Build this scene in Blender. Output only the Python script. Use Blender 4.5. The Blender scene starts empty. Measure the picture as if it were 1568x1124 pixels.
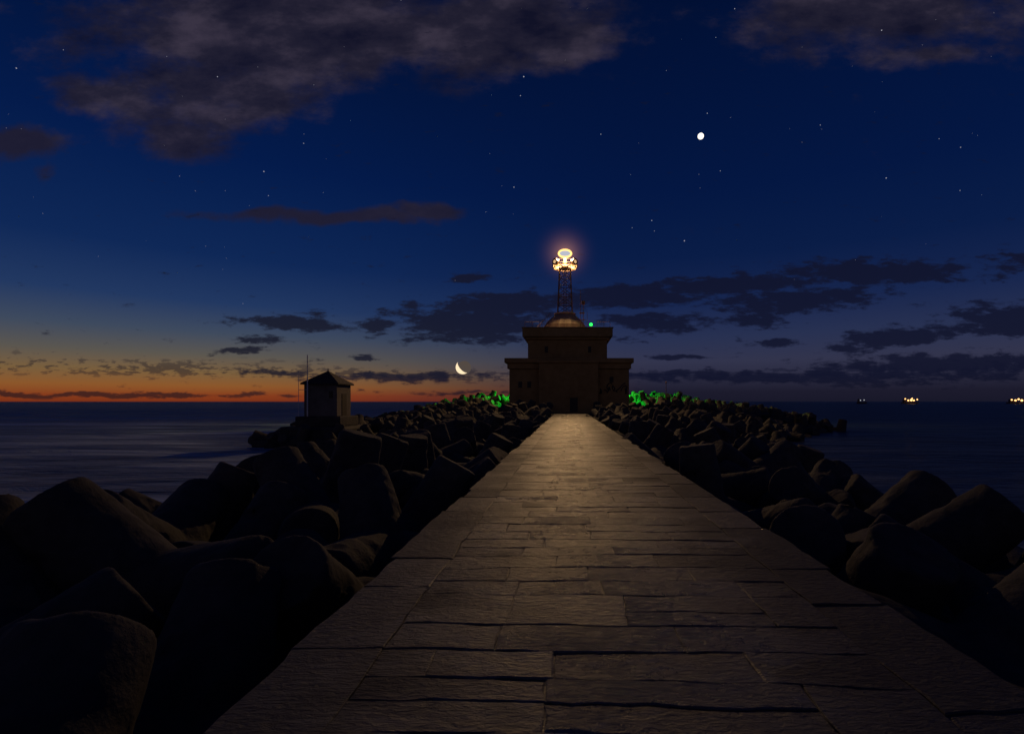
import bpy, bmesh, math, random
from mathutils import Vector, Matrix, Quaternion, noise as mnoise
random.seed(7)
sc=bpy.context.scene
sc.view_settings.view_transform='Standard'; sc.view_settings.look='None'; sc.view_settings.exposure=0; sc.view_settings.gamma=1
def lin(c):
    return tuple(((v/255)/12.92 if v/255<=0.04045 else ((v/255+0.055)/1.055)**2.4) for v in c)+(1.0,)

# ------------------------------------------------------------------ camera
CAMZ=1.6; SEA=-2.2
cd=bpy.data.cameras.new('camera'); cam=bpy.data.objects.new('camera',cd); sc.collection.objects.link(cam)
cam.location=(0,0,CAMZ); cam.rotation_euler=(math.radians(90),0,0)
cd.sensor_width=36; cd.lens=18; cd.shift_x=-86/1568; cd.shift_y=53/1568
cd.clip_start=0.05; cd.clip_end=60000
sc.camera=cam

# ------------------------------------------------------------------ node helper
class NT:
    def __init__(s,nt): s.nt=nt; s.n=nt.nodes; s.l=nt.links
    def new(s,t,**k):
        n=s.n.new(t)
        for a,b in k.items(): setattr(n,a,b)
        return n
    def put(s,sock,v):
        if isinstance(v,bpy.types.NodeSocket): s.l.new(v,sock)
        elif v is not None: sock.default_value=v
    def m(s,op,a,b=None,c=None,clamp=False):
        n=s.new('ShaderNodeMath',operation=op,use_clamp=clamp)
        s.put(n.inputs[0],a); s.put(n.inputs[1],b)
        if c is not None: s.put(n.inputs[2],c)
        return n.outputs[0]
    def mr(s,v,a,b,c=0.0,d=1.0,t='SMOOTHSTEP'):
        n=s.new('ShaderNodeMapRange',interpolation_type=t)
        s.put(n.inputs[0],v); n.inputs[1].default_value=a; n.inputs[2].default_value=b; n.inputs[3].default_value=c; n.inputs[4].default_value=d
        return n.outputs[0]
    def mix(s,f,a,b,bt='MIX'):
        n=s.new('ShaderNodeMix',data_type='RGBA',blend_type=bt)
        s.put(n.inputs[0],f); s.put(n.inputs[6],a); s.put(n.inputs[7],b)
        return n.outputs[2]
    def noise(s,vec,scale,detail=4,rough=.55,dist=0):
        n=s.new('ShaderNodeTexNoise'); s.put(n.inputs['Vector'],vec)
        n.inputs['Scale'].default_value=scale; n.inputs['Detail'].default_value=detail
        n.inputs['Roughness'].default_value=rough; n.inputs['Distortion'].default_value=dist
        return n.outputs['Fac']
    def mapping(s,vec,loc=(0,0,0),rot=(0,0,0),sca=(1,1,1)):
        n=s.new('ShaderNodeMapping'); s.put(n.inputs[0],vec)
        n.inputs[1].default_value=loc; n.inputs[2].default_value=rot; n.inputs[3].default_value=sca
        return n.outputs[0]
    def ramp(s,f,stops):
        n=s.new('ShaderNodeValToRGB'); cr=n.color_ramp
        cr.elements[0].position=stops[0][0]; cr.elements[0].color=stops[0][1]
        cr.elements[1].position=stops[-1][0]; cr.elements[1].color=stops[-1][1]
        for p,c in stops[1:-1]:
            e=cr.elements.new(p); e.color=c
        s.put(n.inputs[0],f); return n.outputs[0]

# ------------------------------------------------------------------ world (night-fall sky)
w=bpy.data.worlds.new('World'); sc.world=w; w.use_nodes=True
N=NT(w.node_tree); N.n.clear()
out=N.new('ShaderNodeOutputWorld'); bg=N.new('ShaderNodeBackground')
tc=N.new('ShaderNodeTexCoord'); sep=N.new('ShaderNodeSeparateXYZ'); N.l.new(tc.outputs['Generated'],sep.inputs[0])
X,Y,Z=sep.outputs
hl=N.m('SQRT',N.m('ADD',N.m('MULTIPLY',X,X),N.m('MULTIPLY',Y,Y)))
hl=N.m('MAXIMUM',hl,0.001)
el=N.m('DIVIDE',Z,hl)            # tan(elevation)
ax=N.m('DIVIDE',X,hl); ay=N.m('DIVIDE',Y,hl)
f=N.m('POWER',N.m('MULTIPLY',N.m('MAXIMUM',el,0.0),1.0,clamp=True),0.5)
def st(y,c): return (math.sqrt(max(0,(615-y)/784)),lin(c))
left=N.ramp(f,[st(615,(116,42,22)),st(607,(134,60,28)),st(595,(140,87,43)),st(578,(120,94,61)),st(556,(90,86,80)),st(528,(62,74,94)),st(490,(34,56,97)),st(430,(15,40,87)),st(300,(4,27,75)),st(100,(2,18,55)),(1.0,lin((1,12,42)))])
right=N.ramp(f,[st(615,(22,22,38)),st(600,(28,27,44)),st(580,(40,40,60)),st(556,(50,52,76)),st(520,(40,49,81)),st(470,(23,38,78)),st(400,(10,29,71)),st(300,(4,23,66)),st(100,(2,18,56)),(1.0,lin((1,12,42)))])
g=N.mr(ax,0.18,-0.60)
front=N.mr(ay,-0.25,0.35)
g=N.m('MULTIPLY',g,front)
sky=N.mix(g,right,left)
yc=N.m('MAXIMUM',Y,0.08)
comb=N.new('ShaderNodeCombineXYZ'); N.l.new(N.m('DIVIDE',X,yc),comb.inputs[0]); N.l.new(N.m('DIVIDE',Z,yc),comb.inputs[1])
P=comb.outputs[0]
def warp(P,scale,amt,sca):
    n=N.new('ShaderNodeTexNoise'); N.l.new(N.mapping(P,sca=sca),n.inputs['Vector']); n.inputs['Scale'].default_value=scale; n.inputs['Detail'].default_value=4; n.inputs['Roughness'].default_value=.6
    a=N.new('ShaderNodeVectorMath',operation='SUBTRACT'); N.l.new(n.outputs['Color'],a.inputs[0]); a.inputs[1].default_value=(.5,.5,.5)
    b=N.new('ShaderNodeVectorMath',operation='MULTIPLY'); N.l.new(a.outputs[0],b.inputs[0]); b.inputs[1].default_value=(amt[0],amt[1],0)
    c=N.new('ShaderNodeVectorMath',operation='ADD'); N.l.new(P,c.inputs[0]); N.l.new(b.outputs[0],c.inputs[1])
    return c.outputs[0]
def blobs(P,lst):
    acc=None
    for (cx,cy,rx,ry,ang,wt) in lst:
        u=(cx-870)/784; v=(615-cy)/784
        n=N.new('ShaderNodeMapping',vector_type='TEXTURE'); N.l.new(P,n.inputs[0])
        n.inputs[1].default_value=(u,v,0); n.inputs[2].default_value=(0,0,math.radians(ang)); n.inputs[3].default_value=(rx/784,ry/784,1)
        ln=N.new('ShaderNodeVectorMath',operation='LENGTH'); N.l.new(n.outputs[0],ln.inputs[0])
        v_=N.mr(ln.outputs['Value'],1.5,0.2,0,wt,'LINEAR')
        acc=v_ if acc is None else N.m('MAXIMUM',acc,v_)
    return acc
PA=warp(P,3.5,(.16,.12),(1,1.3,1))
A=blobs(PA,[(430,30,340,105,0,1.15),(350,130,200,75,8,1.1),(290,205,85,40,-10,1.05),(710,35,250,85,0,1.1),(170,150,110,30,0,.95),(30,215,100,28,5,1.0),(870,60,95,40,0,.95),
 (1370,15,290,75,0,1.0),(1440,75,150,32,5,.85),(505,336,170,14,1,1.1),(650,324,55,15,0,1.05),(1320,150,30,20,0,.6),(62,262,22,14,20,.6)])
nA=N.noise(N.mapping(P,sca=(1,1.7,1)),5.5,7,.64)
dA=N.mr(N.m('ADD',A,N.m('MULTIPLY',N.m('SUBTRACT',nA,.5),1.9)),0.24,.88)
PB=warp(P,11.0,(.085,.028),(1,3.0,1))
B=blobs(PB,[(720,494,130,32,0,1.1),(780,465,150,16,4,1.05),(450,496,95,11,-3,1.05),(590,497,50,10,0,.9),(395,520,40,8,0,1),(365,537,45,6,3,1),
 (950,455,130,20,3,1.05),(1010,493,90,15,0,1),(1110,438,150,18,5,1.05),(1350,417,160,21,0,1.1),(1220,460,130,20,3,1.05),(1160,490,60,12,0,.95),(1380,515,120,17,8,1.05),(1550,490,110,28,0,1.05),
 (1460,557,200,18,0,1),(1250,577,340,11,0,1),(1180,527,40,8,0,.9),(1055,547,55,5,0,.9),(1555,400,60,18,0,.7),(730,427,50,7,0,.75),(555,546,26,5,0,.9),
 (130,605,330,4.5,0,1),(620,577,150,8,0,.95),(760,600,220,4,0,.6),(430,573,80,5,0,.8),(870,518,110,11,0,.85),(1000,572,140,6,0,.85),(480,480,60,6,0,.6)])
nB=N.noise(N.mapping(P,sca=(1,3.2,1)),17,7,.66)
dB=N.mr(N.m('ADD',B,N.m('MULTIPLY',N.m('SUBTRACT',nB,.5),2.6)),0.27,0.70)
nC=N.noise(N.mapping(P,sca=(1,3.5,1)),34,4,.6)
rowC=N.m('MULTIPLY',N.mr(el,0.025,0.045),N.mr(el,0.085,0.05))
nC2=N.noise(N.mapping(P,sca=(1,5,1)),4,2,.5)
dC=N.mr(N.m('ADD',N.m('MULTIPLY',rowC,.26),N.m('ADD',nC,N.m('MULTIPLY',nC2,.45))),0.95,1.03,0,.8)
dC=N.m('MULTIPLY',dC,rowC)
infr=N.mr(Y,0.05,0.3)
dA=N.m('MULTIPLY',dA,infr); dB=N.m('MULTIPLY',N.m('MULTIPLY',dB,infr),N.mr(el,0.0,0.006)); dC=N.m('MULTIPLY',dC,infr)
shA=N.noise(N.mapping(P,loc=(.02,-.05,0),sca=(1,2,1)),6,6,.62)
colA=N.ramp(shA,[(0.32,lin((18,18,36))),(0.5,lin((36,33,48))),(0.68,lin((60,53,68)))])
lowA=N.mr(el,0.45,0.30)
colA=N.mix(lowA,colA,lin((32,29,46)))
colB=N.mix(g,lin((17,20,42)),lin((24,25,40)))
nearh=N.mr(el,0.05,0.0)
colB=N.mix(nearh,colB,N.mix(g,lin((20,20,34)),lin((60,32,28))))
s1=N.mix(N.m('MULTIPLY',dA,.9),sky,colA)
s2=N.mix(N.m('MULTIPLY',dC,.75),s1,colB)
s3=N.mix(N.m('MULTIPLY',dB,.9),s2,colB)
back=N.m('MULTIPLY',N.mr(ay,0.0,-0.8),N.mr(el,0.9,0.02))
s4=N.mix(1.0,s3,N.mix(back,(0,0,0,1),(0.048,0.031,0.017,1)),'ADD')
below=N.mr(Z,-0.02,0.0)
s5=N.mix(below,lin((6,8,14)),s4)
N.l.new(s5,bg.inputs[0]); bg.inputs[1].default_value=1.0
N.l.new(bg.outputs[0],out.inputs[0])
w.cycles.sampling_method='NONE'

# ------------------------------------------------------------------ materials
def newmat(name):
    m=bpy.data.materials.new(name); m.use_nodes=True
    n=NT(m.node_tree); b=m.node_tree.nodes['Principled BSDF']
    return m,n,b
def bump(n,b,h,strength,dist):
    bn=n.new('ShaderNodeBump'); bn.inputs['Strength'].default_value=strength; bn.inputs['Distance'].default_value=dist
    n.l.new(h,bn.inputs['Height']); n.l.new(bn.outputs[0],b.inputs['Normal']); return bn.outputs[0]
def simple(name,c1,c2,scale,rough,bs=.3,bd=.02,metal=0,det=4):
    m,n,b=newmat(name); co=n.new('ShaderNodeTexCoord').outputs['Object']
    nz=n.noise(co,scale,det,.62); nz2=n.noise(co,scale*.17,3,.6)
    mixf=n.m('ADD',n.m('MULTIPLY',nz,.5),n.m('MULTIPLY',nz2,.5))
    n.l.new(n.ramp(mixf,[(.35,c1+(1,)),(.65,c2+(1,))]),b.inputs['Base Color'])
    b.inputs['Roughness'].default_value=rough; b.inputs['Metallic'].default_value=metal
    bump(n,b,nz,bs,bd); return m
def emis(name,c,s,sample=False):
    m=bpy.data.materials.new(name); m.use_nodes=True; n=NT(m.node_tree); n.n.clear()
    e=n.new('ShaderNodeEmission'); e.inputs[0].default_value=c+(1,); e.inputs[1].default_value=s
    o=n.new('ShaderNodeOutputMaterial'); n.l.new(e.outputs[0],o.inputs[0])
    if not sample: m.cycles.emission_sampling='NONE'
    return m

# paving
m_stone,n,b=newmat('wet_paving_stone')
co=n.new('ShaderNodeTexCoord').outputs['Object']; geo=n.new('ShaderNodeNewGeometry')
rnd=geo.outputs['Random Per Island']
n1=n.noise(co,8,6,.66); n2=n.noise(co,1.3,3,.6); n3=n.noise(n.mapping(co,sca=(1,2.8,1)),10,7,.66,.5)
c=n.ramp(n1,[(.3,(.034,.032,.031,1)),(.55,(.062,.058,.056,1)),(.75,(.115,.108,.104,1))])
c=n.mix(n.mr(rnd,0,1,.0,.45,'LINEAR'),c,(.034,.032,.031,1))
c=n.mix(n.mr(n2,.45,.7,0,.5),c,(.028,.025,.024,1))
n.l.new(c,b.inputs['Base Color'])
sxx=n.new('ShaderNodeSeparateXYZ'); n.l.new(co,sxx.inputs[0])
wob=n.m('MULTIPLY',n.m('SUBTRACT',n.noise(n.mapping(co,sca=(.6,1,1)),1.1,4,.7),.5),3.4)
worn=n.mr(n.m('ABSOLUTE',n.m('ADD',n.m('SUBTRACT',sxx.outputs[0],.15),wob)),.0,1.9,0,1)   # feet have polished the middle, unevenly
r=n.m('ADD',n.m('MULTIPLY',n2,.30),n.m('ADD',n.m('MULTIPLY',n1,.30),n.m('MULTIPLY',rnd,.30)))
r=n.mr(r,.22,.72,.16,.46,'LINEAR')
n.l.new(n.m('ADD',r,n.m('MULTIPLY',worn,.26)),b.inputs['Roughness'])
n.l.new(n.mr(worn,0,1,.8,.25,'LINEAR'),b.inputs['Specular IOR Level'])
b.inputs['IOR'].default_value=1.6
hh=n.m('ADD',n.m('MULTIPLY',n1,.40),n.m('MULTIPLY',n3,.60))
nrm=bump(n,b,hh,1.0,.08)
# thin broken water film: small puddled chisel marks, differs from slab to slab
fn=n.m('ADD',n.noise(n.mapping(co,sca=(1,2,1)),5,5,.7),n.m('MULTIPLY',n.m('SUBTRACT',rnd,.5),.16))
film=n.m('MULTIPLY',n.mr(worn,0,.9,1,.0,'LINEAR'),n.mr(fn,.50,.58,.0,1))
n.l.new(film,b.inputs['Coat Weight']); b.inputs['Coat Roughness'].default_value=.12; b.inputs['Coat IOR'].default_value=1.6
bn2=n.new('ShaderNodeBump'); bn2.inputs['Strength'].default_value=.8; bn2.inputs['Distance'].default_value=.07; n.l.new(n3,bn2.inputs['Height'])
n.l.new(bn2.outputs[0],b.inputs['Coat Normal'])
m_joint=simple('joint_mortar',(.03,.028,.027),(.06,.055,.052),14,.5,.5,.02)
m_tetra=simple('armour_concrete',(.020,.018,.016),(.074,.066,.057),5,.85,.8,.05,det=6)
m_rub=simple('rubble_core',(.012,.011,.01),(.03,.027,.024),3,.95,.8,.1)
m_wall=simple('ochre_plaster',(.27,.165,.05),(.42,.26,.09),1.2,.9,.3,.03)
m_trim=simple('weathered_cornice',(.29,.18,.055),(.44,.29,.105),2.2,.9,.3,.03)
m_cap=simple('roof_concrete',(.22,.17,.12),(.35,.29,.21),2,.8,.3,.02)
m_steel=simple('tower_steel',(.10,.07,.045),(.2,.13,.085),6,.6,.2,.005,.2)
m_dark=simple('dark_opening',(.03,.022,.014),(.05,.036,.02),3,.6)
m_hut=simple('hut_plaster',(.09,.08,.07),(.17,.15,.13),1.8,.9,.3,.02)
m_roof=simple('hut_roof_tiles',(.02,.018,.018),(.045,.035,.033),8,.8)
m_paint=simple('white_paint',(.6,.6,.58),(.78,.78,.75),4,.5)
m_graf=simple('spray_paint',(.01,.01,.015),(.03,.03,.05),5,.6)
m_hull=simple('ship_hull',(.04,.03,.03),(.09,.06,.05),.2,.6)
m_lamp=emis('lantern_prism_glow',(1.0,.56,.17),1.9)
m_glass=emis('drum_lens_glow',(1.0,.62,.30),.7)
m_core=emis('lens_glass_glow',(.62,.76,.92),.62)
m_green=emis('green_lamp',(.02,1,.08),3)
m_moon=emis('moonlit_surface',(1.0,.78,.50),1.1)
m_earth=emis('earthshine_surface',(.20,.155,.13),.42)
m_ven=emis('planet_glow',(1,.93,.82),1.6)
m_star=emis('star_glow',(.85,.85,1),.40)
m_deck=emis('ship_deck_lamps',(1,.50,.17),3.2)
m_deckw=emis('ship_white_lamp',(.9,.95,1),.7)

# ------------------------------------------------------------------ mesh helpers
def add(name,bm,mats,parent=None,smooth=False,loc=(0,0,0)):
    me=bpy.data.meshes.new(name); bm.to_mesh(me); bm.free()
    if not isinstance(mats,(list,tuple)): mats=[mats]
    for m in mats: me.materials.append(m)
    if smooth:
        for p in me.polygons: p.use_smooth=True
    o=bpy.data.objects.new(name,me); sc.collection.objects.link(o); o.location=loc
    if parent: o.parent=parent
    return o
def empty(name,loc=(0,0,0)):
    e=bpy.data.objects.new(name,None); sc.collection.objects.link(e); e.location=loc; return e
def box(bm,x0,x1,y0,y1,z0,z1,mi=0,bev=0):
    r=bmesh.ops.create_cube(bm,size=1,matrix=Matrix.Translation(((x0+x1)/2,(y0+y1)/2,(z0+z1)/2))@Matrix.Diagonal((x1-x0,y1-y0,z1-z0,1)))
    fs=set(f for v in r['verts'] for f in v.link_faces)
    for f_ in fs: f_.material_index=mi
    if bev:
        es=set(e for v in r['verts'] for e in v.link_edges)
        bmesh.ops.bevel(bm,geom=list(es),offset=bev,segments=1,affect='EDGES')
def cone(bm,p0,p1,r0,r1,seg=8,mi=0,caps=True):
    p0=Vector(p0);p1=Vector(p1); d=p1-p0; q=d.to_track_quat('Z','Y').to_matrix().to_4x4()
    r=bmesh.ops.create_cone(bm,cap_ends=caps,segments=seg,radius1=r0,radius2=r1,depth=d.length,matrix=Matrix.Translation((p0+p1)/2)@q)
    for f_ in set(f for v in r['verts'] for f in v.link_faces): f_.material_index=mi
def ball(bm,c_,r,sub=2,mi=0,sca=(1,1,1)):
    rr=bmesh.ops.create_icosphere(bm,subdivisions=sub,radius=r,matrix=Matrix.Translation(c_)@Matrix.Diagonal(tuple(sca)+(1,)))
    for f_ in set(f for v in rr['verts'] for f in v.link_faces): f_.material_index=mi

# ------------------------------------------------------------------ sea
m_sea,n,b=newmat('sea_water')
co=n.new('ShaderNodeTexCoord').outputs['Object']
wv=n.noise(n.mapping(co,rot=(0,0,.12),sca=(.35,1,1)),.55,5,.65,.6)
wv2=n.noise(n.mapping(co,sca=(.5,1,1)),.06,3,.6,.5)
fo=n.noise(n.mapping(co,rot=(0,0,-.08),sca=(.22,1,1)),.11,8,.72,.8)
foam=n.mr(fo,.38,.68,0,1)
sx=n.new('ShaderNodeSeparateXYZ'); n.l.new(co,sx.inputs[0])
lee=n.mr(sx.outputs[0],25,-15,.06,1)       # open, rougher water on the weather side of the breakwater
neary=n.mr(sx.outputs[1],420,50,0.1,1)
foam=n.m('MULTIPLY',foam,n.m('MULTIPLY',lee,neary))
c=n.mix(foam,(.006,.012,.026,1),(.46,.60,.82,1))
n.l.new(c,b.inputs['Base Color'])
n.l.new(n.m('ADD',.34,n.m('MULTIPLY',foam,.4)),b.inputs['Roughness'])
b.inputs['IOR'].default_value=1.33
bump(n,b,n.m('ADD',wv,n.m('MULTIPLY',wv2,4)),.95,.7)
bm=bmesh.new()
S=40000
vs=[bm.verts.new(p) for p in ((-S,-S,0),(S,-S,0),(S,S,0),(-S,S,0))]; bm.faces.new(vs)
add('sea',bm,m_sea,loc=(0,0,SEA))

# ------------------------------------------------------------------ pier with paving
XL,XR=-1.80,2.49; BL,BR=-1.2,1.92
bm=bmesh.new()
box(bm,XL+.04,XR-.04,-16,71.5,-3.2,-.012,0)
box(bm,-11.5,12,71.5,97,-3.2,-.06,0)
pier=add('stone_pier',bm,m_joint)
bm=bmesh.new()
def slab(x0,x1,y0,y1,th=.30,dz=.004,jit=.018,sl0=0,sl1=0):
    g_=random.uniform(.0,.003)
    x0+=g_;x1-=g_;y0+=g_;y1-=g_
    z=random.uniform(-dz,dz); tx=random.uniform(-.006,.006); ty=random.uniform(-.011,.011)
    bv=random.uniform(.005,.012)
    nx=max(2,int((x1-x0)/.14)); ny=max(2,int((y1-y0)/.14))
    cx=(x0+x1)/2; cy=(y0+y1)/2
    pts=[]
    for i in range(nx): pts.append((x0+(x1-x0)*i/nx,y0,0,-1,sl0))
    for i in range(ny): pts.append((x1,y0+(y1-y0)*i/ny,1,0,None))
    for i in range(nx): pts.append((x1-(x1-x0)*i/nx,y1,0,1,sl1))
    for i in range(ny): pts.append((x0,y1-(y1-y0)*i/ny,-1,0,None))
    top=[];edge=[];bot=[]
    for (px,py,ex,ey,sl) in pts:
        t=(py-y0)/(y1-y0); s_=sl0+(sl1-sl0)*t
        cyy=cy+(sl0+sl1)/2*cx
        py+=s_*px
        px+=random.uniform(-jit,jit)*.5*(abs(ex)+.15) ; py+=random.uniform(-jit,jit)*.5*(abs(ey)+.15)
        px+=.03*mnoise.noise(Vector((px*1.6,py*1.6,1))); py+=.05*mnoise.noise(Vector((px*1.4,py*1.4,7)))
        zz=z+(px-cx)*tx+(py-cyy)*ty
        dx=cx-px; dy=cyy-py
        ix=px+math.copysign(min(bv*random.uniform(.5,1.8),abs(dx)),dx) if abs(dx)>1e-6 else px
        iy=py+math.copysign(min(bv*random.uniform(.5,1.8),abs(dy)),dy) if abs(dy)>1e-6 else py
        top.append(bm.verts.new((ix,iy,zz)))
        edge.append(bm.verts.new((px,py,zz-bv*.7)))
        bot.append(bm.verts.new((px,py,-th)))
    k=len(pts)
    bm.faces.new(top)
    for i in range(k):
        j=(i+1)%k
        bm.faces.new((edge[i],edge[j],top[j],top[i])); bm.faces.new((bot[i],bot[j],edge[j],edge[i]))
y=-15.0; s0=0
while y<70.8:
    d=random.uniform(.26,.40) if random.random()<.7 else random.uniform(.40,.58)
    s1_=max(-.06,min(.06,s0+random.uniform(-.03,.03)))
    x=BL; first=random.uniform(.35,1.2)
    while x<BR-.05:
        wd=first if x==BL else random.uniform(.5,1.6)
        x2=x+wd
        if BR-x2<.35: x2=BR
        if d>.44 and random.random()<.35:
            h=random.uniform(.4,.6)*d
            slab(x,x2,y,y+h,sl0=s0,sl1=s0); slab(x,x2,y+h,y+d,sl0=s0,sl1=s1_)
        else: slab(x,x2,y,y+d,sl0=s0,sl1=s1_)
        x=x2
    y+=d; s0=s1_
for (a,b_) in ((XL,BL),(BR,XR)):
    y=-15
    while y<71.2:
        L_=random.uniform(.7,1.7)
        e=random.uniform(-.045,.045)
        if a==XL: slab(a+e,b_,y,y+L_,.42)
        else: slab(a,b_+e,y,y+L_,.42)
        y+=L_
pave=add('paving_slabs',bm,m_stone,parent=pier)

# ------------------------------------------------------------------ breakwater rubble core
def interp(t,pts):
    if t<=pts[0][0]: return pts[0][1]
    for (a,va),(b_,vb) in zip(pts,pts[1:]):
        if t<=b_:
            s=(t-a)/(b_-a); return va+(vb-va)*s
    return pts[-1][1]
def outL(y): return interp(y,[(0,8.6),(8,9.2),(16,9.9),(32,10.8),(41,14),(46,26),(60,27),(80,27),(98,27),(108,8)])
def outR(y): return interp(y,[(0,9),(15,8.6),(26,9.3),(36,13),(54,23),(68,35),(80,36),(98,31),(108,8)])
def crest(y): return interp(y,[(0,-1.35),(12,-1.3),(40,-1.25),(54,-1.1),(68,-.1),(84,.4),(91,1.85),(106,1.85)])
def centre_z(x,y):
    if x<0: a=(-x-1.8)/(outL(y)-1.8)
    else: a=(x-2.5)/(outR(y)-2.5)
    a=max(0,min(1.6,a))
    k=2.2 if y>55 else 1.0
    if y>86: k=3.2
    return crest(y)-k*max(0,a)**3.2
bm=bmesh.new(); G={}
xs=[-46+i*1.6 for i in range(66)]; ys=[-16+j*1.6 for j in range(84)]
for i,x in enumerate(xs):
    for j,yy in enumerate(ys):
        z=centre_z(x,yy)-.65+.5*mnoise.noise(Vector((x*.5,yy*.5,3)))
        if yy>100: z-=(yy-100)*.5
        lim=outL(yy) if x<0 else outR(yy)
        if abs(x)>lim: z-= (abs(x)-lim)*.5
        if -11.5<x<12 and 70<yy<98: z=min(z,-.6)
        if XL-1.4<x<XR+1.4 and yy<73: z=min(z,-1.9)
        G[i,j]=bm.verts.new((x,yy,max(z,-7)))
for i in range(65):
    for j in range(83): bm.faces.new((G[i,j],G[i+1,j],G[i+1,j+1],G[i,j+1]))
add('rubble_ground',bm,m_rub,smooth=True)

# ------------------------------------------------------------------ tetrapod mesh
TD=[Vector((0,0,1))]+[Vector((math.sin(math.radians(109.47))*math.cos(a),math.sin(math.radians(109.47))*math.sin(a),math.cos(math.radians(109.47)))) for a in (0,2*math.pi/3,4*math.pi/3)]
bm=bmesh.new()
for d in TD:
    cone(bm,d*-.05,d*1.76,.62,.47,36)
    prev=(1.755,.47)
    for (l,r_) in ((1.79,.46),(1.805,.44)):
        cone(bm,d*(prev[0]-.005),d*l,prev[1],r_,36); prev=(l,r_)
tmp=add('tmp',bm,m_tetra)
md=tmp.modifiers.new('r','REMESH'); md.mode='VOXEL'; md.voxel_size=.045; md.use_smooth_shade=True
dg=bpy.context.evaluated_depsgraph_get()
variants=[]
for k in range(3):
    me=bpy.data.meshes.new_from_object(tmp.evaluated_get(dg)); me.name='tetrapod_unit'
    for v in me.vertices:
        p=v.co
        q=p+Vector((k*9,k*7,0))
        n_=mnoise.noise(q*1.1)*.03+mnoise.noise(q*3.2)*.012+mnoise.noise(q*8)*.008
        h=mnoise.noise(q*2.3+Vector((3,3,3)))
        if h>.30: n_-=(h-.30)*.16      # worn / spalled patches
        v.co=p+v.normal*n_
    for p in me.polygons: p.use_smooth=True
    if not me.materials: me.materials.append(m_tetra)
    variants.append(me)
bpy.data.objects.remove(tmp)
brk=empty('tetrapod_breakwater')
cnt=0
def tetra(x,y,z,rot,s=1.0):
    global cnt
    o=bpy.data.objects.new('tetrapod_%d'%cnt,random.choice(variants)); cnt+=1
    sc.collection.objects.link(o); o.parent=brk; o.location=(x,y,z)
    o.rotation_mode='QUATERNION'; o.rotation_quaternion=rot; o.scale=(s,s,s)
def rq():
    q=Quaternion((random.gauss(0,1),random.gauss(0,1),random.gauss(0,1),random.gauss(0,1))); q.normalize(); return q
def aim(leg,dirv,roll=0):
    d=Vector(dirv).normalized(); q=TD[leg].rotation_difference(d); return Quaternion(d,math.radians(roll))@q
yy=-6.0
while yy<106:
    sp=2.35 if yy<40 else 2.2
    for side in (-1,1):
        lim=outL(yy) if side<0 else outR(yy)
        x=(1.8 if side<0 else 2.5)+1.5
        while x<lim+1.2:
            px=side*(x+random.uniform(-.4,.4)); py=yy+random.uniform(-.5,.5)
            x+=sp
            if -12.5<px<13 and 70.8<py<98: continue
            if -25.5<px<-17 and 42.5<py<49.5: continue
            near=px*px+(py)**2
            if near<4.0: continue
            if abs(px)<3.4 : px=side*3.4
            z=centre_z(px,py)+random.uniform(-.3,.3)
            if abs(px)<4.6: z-=.3
            tetra(px,py,z,rq(),random.uniform(1.0,1.14) if yy<30 else random.uniform(.92,1.08))
    yy+=sp*.93
# second, lower layer that closes the gaps near the walkway
rf=random.Random(21)
for k in range(46):
    side=-1 if k%2 else 1
    py=rf.uniform(1,36); lim=(outL(py) if side<0 else outR(py))
    px=side*rf.uniform(4.2,lim+.8)
    tetra(px,py,centre_z(px,py)-.75,rq(),1.05)
# long legs lying toward the walkway, left and right foreground
tetra(-6.9,6.3,-1.55,aim(0,(.50,-.95,.16),20),1.15)
tetra(6.6,5.2,-1.75,aim(0,(-.6,.7,.12),50),1.15)
tetra(-5.3,3.9,-1.75,aim(0,(.3,1,.2),100),1.1)
print('tetrapods',cnt)

# ------------------------------------------------------------------ lighthouse building
lh=empty('lighthouse',(0,81,0))
def L(name,bm,m,smooth=False):
    o=add(name,bm,m,smooth=smooth); o.parent=lh; o.location=(0,-81,0); return o
bm=bmesh.new()
box(bm,-8.5,8.8,74,90,-.4,6.35,0,.05)
box(bm,-8.78,9.08,73.75,90.25,6.352,7.15,0,.04)
box(bm,-9.15,9.42,73.4,90.6,7.152,7.85,0,.05)
L('lower_storey',bm,m_wall)
bm=bmesh.new()
box(bm,-4.15,4.25,72.6,73.997,-.4,7.05,0,.05)
box(bm,-4.35,4.45,72.4,73.39,7.052,7.48,0,.04)
L('entrance_bay',bm,m_wall)
bm=bmesh.new()
box(bm,-5.85,5.66,74.4,88,7.852,10.6,0,.05)
L('upper_storey',bm,m_wall)
bm=bmesh.new()
box(bm,-6.15,5.96,74.1,88.3,10.602,10.98,0,.04)
for a in ((-6.6,6.42,73.7,74.0),(-6.6,6.42,88.3,88.6)): box(bm,a[0],a[1],a[2],a[3],10.984,12.2,0,.03)
for a in ((-6.6,-6.3,74.003,88.297),(6.12,6.42,74.003,88.297)): box(bm,a[0],a[1],a[2],a[3],10.984,12.2,0,.03)
box(bm,-6.297,6.117,74.003,88.297,10.984,11.6,0)
box(bm,-6.7,6.52,73.6,74.1,12.203,12.32,0); box(bm,-6.7,-6.2,74.103,88.3,12.203,12.32,0); box(bm,6.02,6.52,74.103,88.3,12.203,12.32,0)
L('roof_parapet',bm,m_trim)
bm=bmesh.new()
box(bm,.25,1.35,72.55,72.7,0,2.15)
for x in (-7.2,-5.9): box(bm,x,x+.55,73.96,74.1,3.6,4.5)
box(bm,6.0,6.55,73.96,74.1,4.4,5.2)
for x in (-3.4,2.9): box(bm,x,x+.45,74.36,74.5,8.7,9.6)
L('door_and_windows',bm,m_dark)
bm=bmesh.new()
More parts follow.
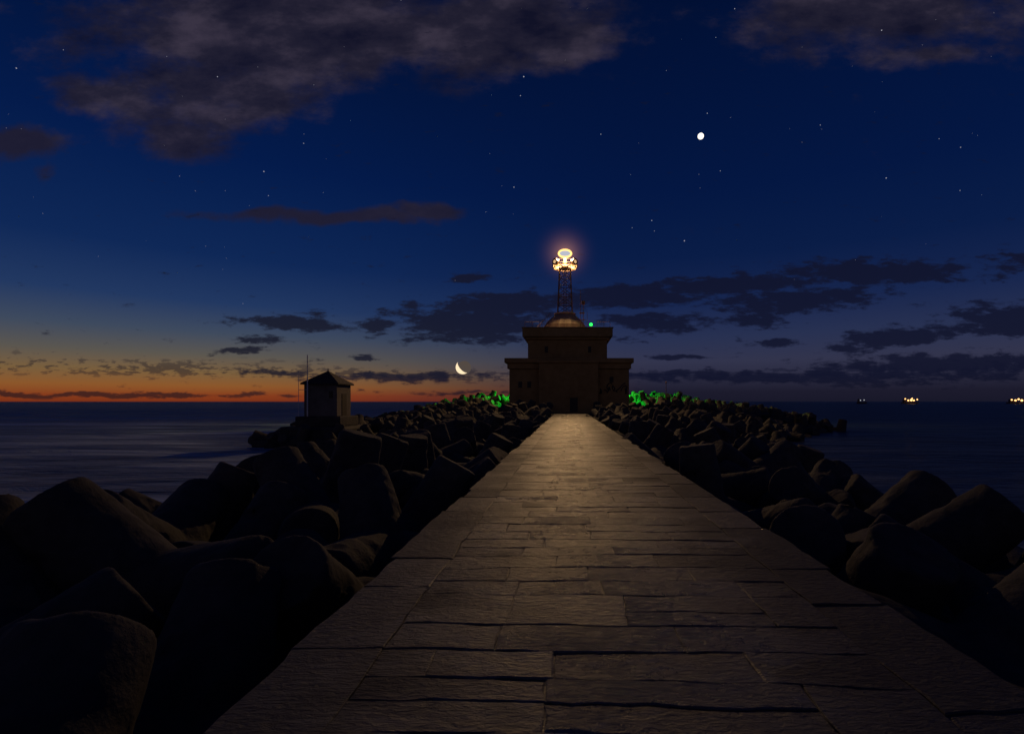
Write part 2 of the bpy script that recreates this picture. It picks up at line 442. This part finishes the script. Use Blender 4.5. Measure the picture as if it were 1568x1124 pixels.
box(bm,.1,.247,72.5,72.599,0,2.3); box(bm,1.353,1.5,72.5,72.599,0,2.3); box(bm,.1,1.5,72.48,72.599,2.303,2.5)
box(bm,-.3,1.9,71.6,72.599,-.05,.12)
L('door_frame',bm,m_wall)
bm=bmesh.new(); rg=random.Random(3)
x=4.6
while x<8.2:
    p=Vector((x,73.985,3.1+rg.uniform(0,.3)))
    for k in range(5):
        q=p+Vector((rg.uniform(-.35,.45),0,rg.uniform(-.6,.7)));q.z=min(4.3,max(2.8,q.z)); q.x=min(8.5,max(4.5,q.x))
        if (q-p).length>.05: cone(bm,p,q,.07,.07,4)
        p=q
    x+=.6
L('graffiti',bm,m_graf)
bm=bmesh.new()
CX,CY=-.5,81
cone(bm,(CX,CY,11.6),(CX,CY,12.9),3.7,3.6,24)
prof=[(12.903,3.45),(13.5,3.25),(14.1,2.85),(14.65,2.3),(15.1,1.75),(15.3,1.5)]
for (za,ra),(zb,rb) in zip(prof,prof[1:]): cone(bm,(CX,CY,za),(CX,CY,zb),ra,rb,24,caps=False)
cone(bm,(CX,CY,15.303),(CX,CY,15.5),1.7,1.7,20)
L('roof_dome',bm,m_cap)
bm=bmesh.new()
z0,z1=15.5,22.6; h0,h1=1.15,.85
def cor(i,z):
    h=h0+(h1-h0)*(z-z0)/(z1-z0); sx_,sy_=((-1,-1),(1,-1),(1,1),(-1,1))[i%4]
    return (CX+sx_*h,CY+sy_*h,z)
for i in range(4): cone(bm,cor(i,z0),cor(i,z1),.10,.09,6)
nb=5
for k in range(nb):
    a=z0+(z1-z0)*k/nb; b_=z0+(z1-z0)*(k+1)/nb
    for i in range(4):
        cone(bm,cor(i,a),cor(i+1,b_),.045,.045,5); cone(bm,cor(i+1,a),cor(i,b_),.045,.045,5)
        cone(bm,cor(i,b_),cor(i+1,b_),.05,.05,5)
for s in (-.2,.2): cone(bm,(CX+s,CY,z0),(CX+s,CY,z1),.03,.03,5)
for k in range(22): cone(bm,(CX-.2,CY,z0+.2+k*.32),(CX+.2,CY,z0+.2+k*.32),.02,.02,4)
L('lattice_mast',bm,m_steel)
bm=bmesh.new()
cone(bm,(CX,CY,22.6),(CX,CY,22.68),1.0,1.05,24)
for k in range(24):
    a=k*math.pi/12; a2=(k+1)*math.pi/12
    cone(bm,(CX+1.8*math.cos(a),CY+1.8*math.sin(a),22.66),(CX+1.8*math.cos(a2),CY+1.8*math.sin(a2),22.66),.06,.06,5)
    cone(bm,(CX+.95*math.cos(a),CY+.95*math.sin(a),22.64),(CX+1.8*math.cos(a),CY+1.8*math.sin(a),22.64),.035,.035,4)
for k in range(12):
    a=k*math.pi/6; a2=(k+1)*math.pi/6
    p=(CX+1.8*math.cos(a),CY+1.8*math.sin(a)); q=(CX+1.8*math.cos(a2),CY+1.8*math.sin(a2))
    cone(bm,(p[0],p[1],22.7),(p[0],p[1],23.75),.03,.03,5)
    for z in (23.2,23.75): cone(bm,(p[0],p[1],z),(q[0],q[1],z),.025,.025,5)
cone(bm,(CX,CY,22.68),(CX,CY,24.2),.35,.3,10)
cone(bm,(CX,CY,24.2),(CX,CY,24.5),.12,.12,8)
L('lantern_gallery',bm,m_steel)
bm=bmesh.new()
for sx_ in (-1,1):
    for sy_ in (-1,1):
        c0=Vector((CX+sx_*1.3,CY+sy_*1.1,23.35)); d=Vector((sx_*.75,sy_*.8,0)).normalized()
        cone(bm,c0-d*.1,c0+d*.45,.50,.55,16,0)
        cone(bm,c0+d*.452,c0+d*.50,.28,.24,16,1)
L('drum_lights',bm,[m_steel,m_glass])
# oval lens panel: bright prism ring round a paler bull's-eye glass
bm=bmesh.new(); A_,B_,T_=.98,.58,.16; R1=40; R2=10; V=[]
for i in range(R1):
    a=2*math.pi*i/R1; row=[]
    for j in range(R2):
        t=2*math.pi*j/R2; k_=T_*math.cos(t)
        row.append(bm.verts.new((CX+(A_+k_)*math.cos(a),CY+T_*1.6*math.sin(t),25.0+(B_+k_)*math.sin(a))))
    V.append(row)
for i in range(R1):
    for j in range(R2): bm.faces.new((V[i][j],V[(i+1)%R1][j],V[(i+1)%R1][(j+1)%R2],V[i][(j+1)%R2]))
L('lantern_prism_ring',bm,m_lamp,True)
bm=bmesh.new(); ball(bm,(CX,CY,25.0),.5,3,0,(1.75,.5,.95)); L('lantern_lens',bm,m_core,True)
# the lamp itself (one on each face of the lens panel)
for sgn in (-1,1):
    ld=bpy.data.lights.new('lantern_lamp','POINT'); ld.energy=21000 if sgn<0 else 8000; ld.color=(1.0,.60,.26); ld.shadow_soft_size=.14
    lo=bpy.data.objects.new('lantern_lamp',ld); sc.collection.objects.link(lo); lo.parent=lh; lo.location=(CX,sgn*.48,25.0)
bm=bmesh.new()
for x in [-6.3+i*1.05 for i in range(3)]+[4.2,5.2,6.1]:
    cone(bm,(x,74.6,11.6),(x,74.6,13.2),.03,.03,5)
cone(bm,(-6.3,74.6,13.2),(-4.2,74.6,13.2),.03,.03,5); cone(bm,(4.2,74.6,13.2),(6.1,74.6,13.2),.03,.03,5)
for s in (0,.9):
    cone(bm,(-4.6,78+s,11.9),(-2.6,80+s,14.6),.04,.04,5); cone(bm,(-4.8,78+s,12.9),(-2.8,80+s,15.5),.02,.02,5)
for k in range(9):
    t=k/8; cone(bm,(-4.6+2.0*t,78+2*t,11.9+2.7*t),(-4.6+2.0*t,78.9+2*t,11.9+2.7*t),.03,.03,4)
    cone(bm,(-4.6+2.0*t,78+2*t,11.9+2.7*t),(-4.8+2.0*t,78+2*t,12.9+2.6*t),.018,.018,4)
for x,z,r_ in ((1.9,18.6,.04),(2.3,16.4,.05),(2.9,15.2,.03)): cone(bm,(x,78,11.6),(x,78,z),r_,r_,6)
box(bm,1.7,2.5,77.8,78.2,15.0,15.15); box(bm,1.95,2.65,77.9,78.1,14.0,14.1); box(bm,2.05,2.55,77.75,78.25,16.4,16.9)
cone(bm,(3.35,75.2,11.6),(3.35,75.2,12.62),.06,.06,6); box(bm,3.15,3.55,75.0,75.4,12.62,12.68)
L('roof_railings_and_antennas',bm,m_steel)
bm=bmesh.new(); ball(bm,(3.35,75.2,12.9),.24,2); cone(bm,(3.35,75.2,12.68),(3.35,75.2,12.75),.16,.16,8); L('green_signal_lamp',bm,m_green,True)
# lantern halo painted as a self-glowing volume
mh=bpy.data.materials.new('lantern_halo_glow'); mh.use_nodes=True; n=NT(mh.node_tree); n.n.clear()
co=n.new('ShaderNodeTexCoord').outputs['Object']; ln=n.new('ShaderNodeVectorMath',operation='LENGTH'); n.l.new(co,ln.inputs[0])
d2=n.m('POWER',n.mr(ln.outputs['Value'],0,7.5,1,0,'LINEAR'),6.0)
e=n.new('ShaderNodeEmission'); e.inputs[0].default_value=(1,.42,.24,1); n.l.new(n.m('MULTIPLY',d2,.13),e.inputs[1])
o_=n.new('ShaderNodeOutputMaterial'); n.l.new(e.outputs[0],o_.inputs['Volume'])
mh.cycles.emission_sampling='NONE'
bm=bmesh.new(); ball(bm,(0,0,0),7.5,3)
hz=add('lantern_halo_glow',bm,mh); hz.parent=lh; hz.location=(CX,0,25)

# unseen green light added behind the building to light the rocks green
pl=empty('added_green_light',(1.0,97.5,0))
bm=bmesh.new(); cone(bm,(0,0,-.5),(0,0,.8),.7,.6,12); cone(bm,(0,0,.8),(0,0,8.8),.16,.11,10); cone(bm,(0,0,8.8),(0,0,8.9),.3,.3,12)
cone(bm,(0,0,9.45),(0,0,9.51),.9,.85,24); cone(bm,(0,0,8.90),(0,0,9.448),.92,.88,24,caps=False)  # hood and skirt added to keep the green light off mast and sea
for k in range(4): a=k*math.pi/2; cone(bm,(.28*math.cos(a),.28*math.sin(a),8.9),(.28*math.cos(a),.28*math.sin(a),9.45),.012,.012,4)
for k in range(24): cone(bm,(-.3,-.1,1+k*.32),(.3,-.1,1+k*.32),.02,.02,4)
o=add('post',bm,m_steel); o.parent=pl
bm=bmesh.new(); ball(bm,(0,0,9.2),.17,2); o=add('lamp_glass',bm,emis('added_green_glow',(.015,1,.04),60000,True),smooth=True); o.parent=pl

# ------------------------------------------------------------------ hut
hut=empty('beacon_hut',(-21.1,45,0))
def H(name,bm,m):
    o=add(name,bm,m); o.parent=hut; return o
bm=bmesh.new()
box(bm,-1.4,1.4,-1.4,1.4,.352,3.05,0,.03); H('walls',bm,m_hut)
bm=bmesh.new(); box(bm,-1.62,1.62,-1.62,1.62,3.053,3.18,0,.02); H('eaves',bm,m_roof)
bm=bmesh.new(); cone(bm,(0,0,3.183),(0,0,4.28),2.28,.05,4)
bmesh.ops.rotate(bm,verts=bm.verts,cent=(0,0,0),matrix=Matrix.Rotation(math.radians(45),3,'Z')); cone(bm,(0,0,4.2),(0,0,4.5),.07,.02,6); H('pyramid_roof',bm,m_roof)
bm=bmesh.new(); box(bm,-1.9,1.9,-1.9,1.9,-.5,.35,0,.05); box(bm,-3.0,2.6,-2.6,2.6,-3.2,-.503,0,.2); H('concrete_base',bm,m_tetra)
bm=bmesh.new(); box(bm,.75,1.05,-1.44,-1.38,1.9,2.5); box(bm,1.38,1.44,-.45,.45,.355,2.3); H('door_and_window',bm,m_dark)
bm=bmesh.new(); cone(bm,(-.95,-1.7,.35),(-.95,-1.7,5.55),.05,.04,6); cone(bm,(-1.7,-1.7,.35),(-1.7,-1.7,4.2),.02,.02,5)
cone(bm,(-1.7,-1.7,2.6),(-1.0,-1.7,2.6),.02,.02,4);  H('mast',bm,m_paint)
for i in range(16):
    a=random.uniform(0,6.28); tetra(-21.3+3.9*math.cos(a)*random.uniform(.9,1.4),45.3+3.4*math.sin(a),-1.9+random.uniform(-.3,.4),rq(),.8)

bm=bmesh.new(); cone(bm,(0,0,0),(0,0,3.3),.07,.05,6); ball(bm,(0,0,3.4),.16,1); cone(bm,(0,0,-.8),(0,0,.1),.4,.35,10)
add('marker_pole',bm,m_steel,loc=(15.3,80,1.2))

# ------------------------------------------------------------------ ships
def ship(x,y,Ls,lamps,white=False):
    s=empty('cargo_ship',(x,y,SEA))
    bm=bmesh.new(); k=Ls/2
    prof=[(-k,-.3,0),(k*.85,-.3,0),(k,0.0,3.2),(-k,0,3.0)]
    r=Ls*.07
    f1=[bm.verts.new((p[0],-r*(0.25 if p[0]>k*.8 else 1),p[2])) for p in prof]; f2=[bm.verts.new((p[0],r*(0.25 if p[0]>k*.8 else 1),p[2])) for p in prof]
    bm.faces.new(f1); bm.faces.new(f2[::-1])
    for i in range(4): bm.faces.new((f1[i],f2[i],f2[(i+1)%4],f1[(i+1)%4]))
    box(bm,-k*.85,-k*.55,-r*.8,r*.8,3.05,7.5); box(bm,-k*.78,-k*.66,-r*.3,r*.3,7.503,9.2)
    for q in (-.2,.25,.6): cone(bm,(k*q,0,3),(k*q,0,8),.15,.1,5)
    o=add('hull_and_superstructure',bm,m_hull); o.parent=s
    bm=bmesh.new()
    for (lx,lz,lr) in lamps: ball(bm,(lx*k,-r-.3,lz),lr,2)
    o=add('deck_lamps',bm,m_deckw if white else m_deck,smooth=True); o.parent=s
D=900; u=D/784
ship((1394-870)*u,D,30,[(-.7,8.5,1.1),(-.35,6.0,1.4),(.0,6.5,1.9),(.3,6.0,1.4),(.7,7.5,1.1),(.1,9.5,1.0)])
ship((1562-870)*u,D,44,[(-.8,7,1.3),(-.5,6.0,1.6),(-.25,8,1.5),(0,6.0,1.8),(.3,7.5,1.4),(.6,6.5,1.4)])
ship((1320-870)*u,D,18,[(-.4,6.2,.8),(.3,6.6,.8)],True)

# ------------------------------------------------------------------ moon, planet, stars
D=20000; u=D/784
def skypos(px,py): return ((px-870)*u,D,CAMZ+(615-py)*u)
mo=empty('crescent_moon',skypos(711,563))
R=10.5*u
bm=bmesh.new(); ball(bm,(0,0,0),R*.97,4); o=add('earthshine_disc',bm,m_earth,smooth=True); o.parent=mo
bm=bmesh.new(); K=40; ang=math.radians(222)
oa=[];ob=[]
for i in range(K+1):
    t=-math.pi/2+math.pi*i/K
    def pt(rx): 
        a_=rx*math.cos(t); c_=R*math.sin(t)
        return (a_*math.cos(ang)-c_*math.sin(ang),-R*1.1,a_*math.sin(ang)+c_*math.cos(ang))
    oa.append(bm.verts.new(pt(R*1.03))); ob.append(bm.verts.new(pt(R*.42)))
for i in range(K): bm.faces.new((oa[i],oa[i+1],ob[i+1],ob[i]))
bmesh.ops.remove_doubles(bm,verts=bm.verts,dist=u*.05)
o=add('lit_crescent',bm,m_moon); o.parent=mo
bm=bmesh.new(); ball(bm,(0,0,0),4.6*u,3)
add('bright_planet',bm,m_ven,smooth=True,loc=skypos(1073,209))
bm=bmesh.new()
for (px,py,r) in [(404,263,1),(802,118,1.1),(797,147,.8),(787,287,.9),(998,338,.9),(1048,369,1.1),(1083,174,.8),(1357,273,1),(1350,47,1),(1471,226,.8),(333,118,.8),(25,105,1),(1125,14,.8),(920,206,.8),(465,220,.7),(411,300,.7),(968,349,.6),(1103,262,.7),(1002,354,.6),(1256,192,.7),(1096,58,.6),(1470,292,.7),(275,270,.5),(372,465,.5),(744,325,.5),(1438,213,.6),(97,77,.6)]:
    ball(bm,skypos(px,py),r*.9*u,1)
rs=random.Random(5)
for i in range(130):
    ball(bm,skypos(rs.uniform(-300,1900),rs.uniform(-200,430)),rs.uniform(.18,.4)*u,1)
add('stars',bm,m_star)
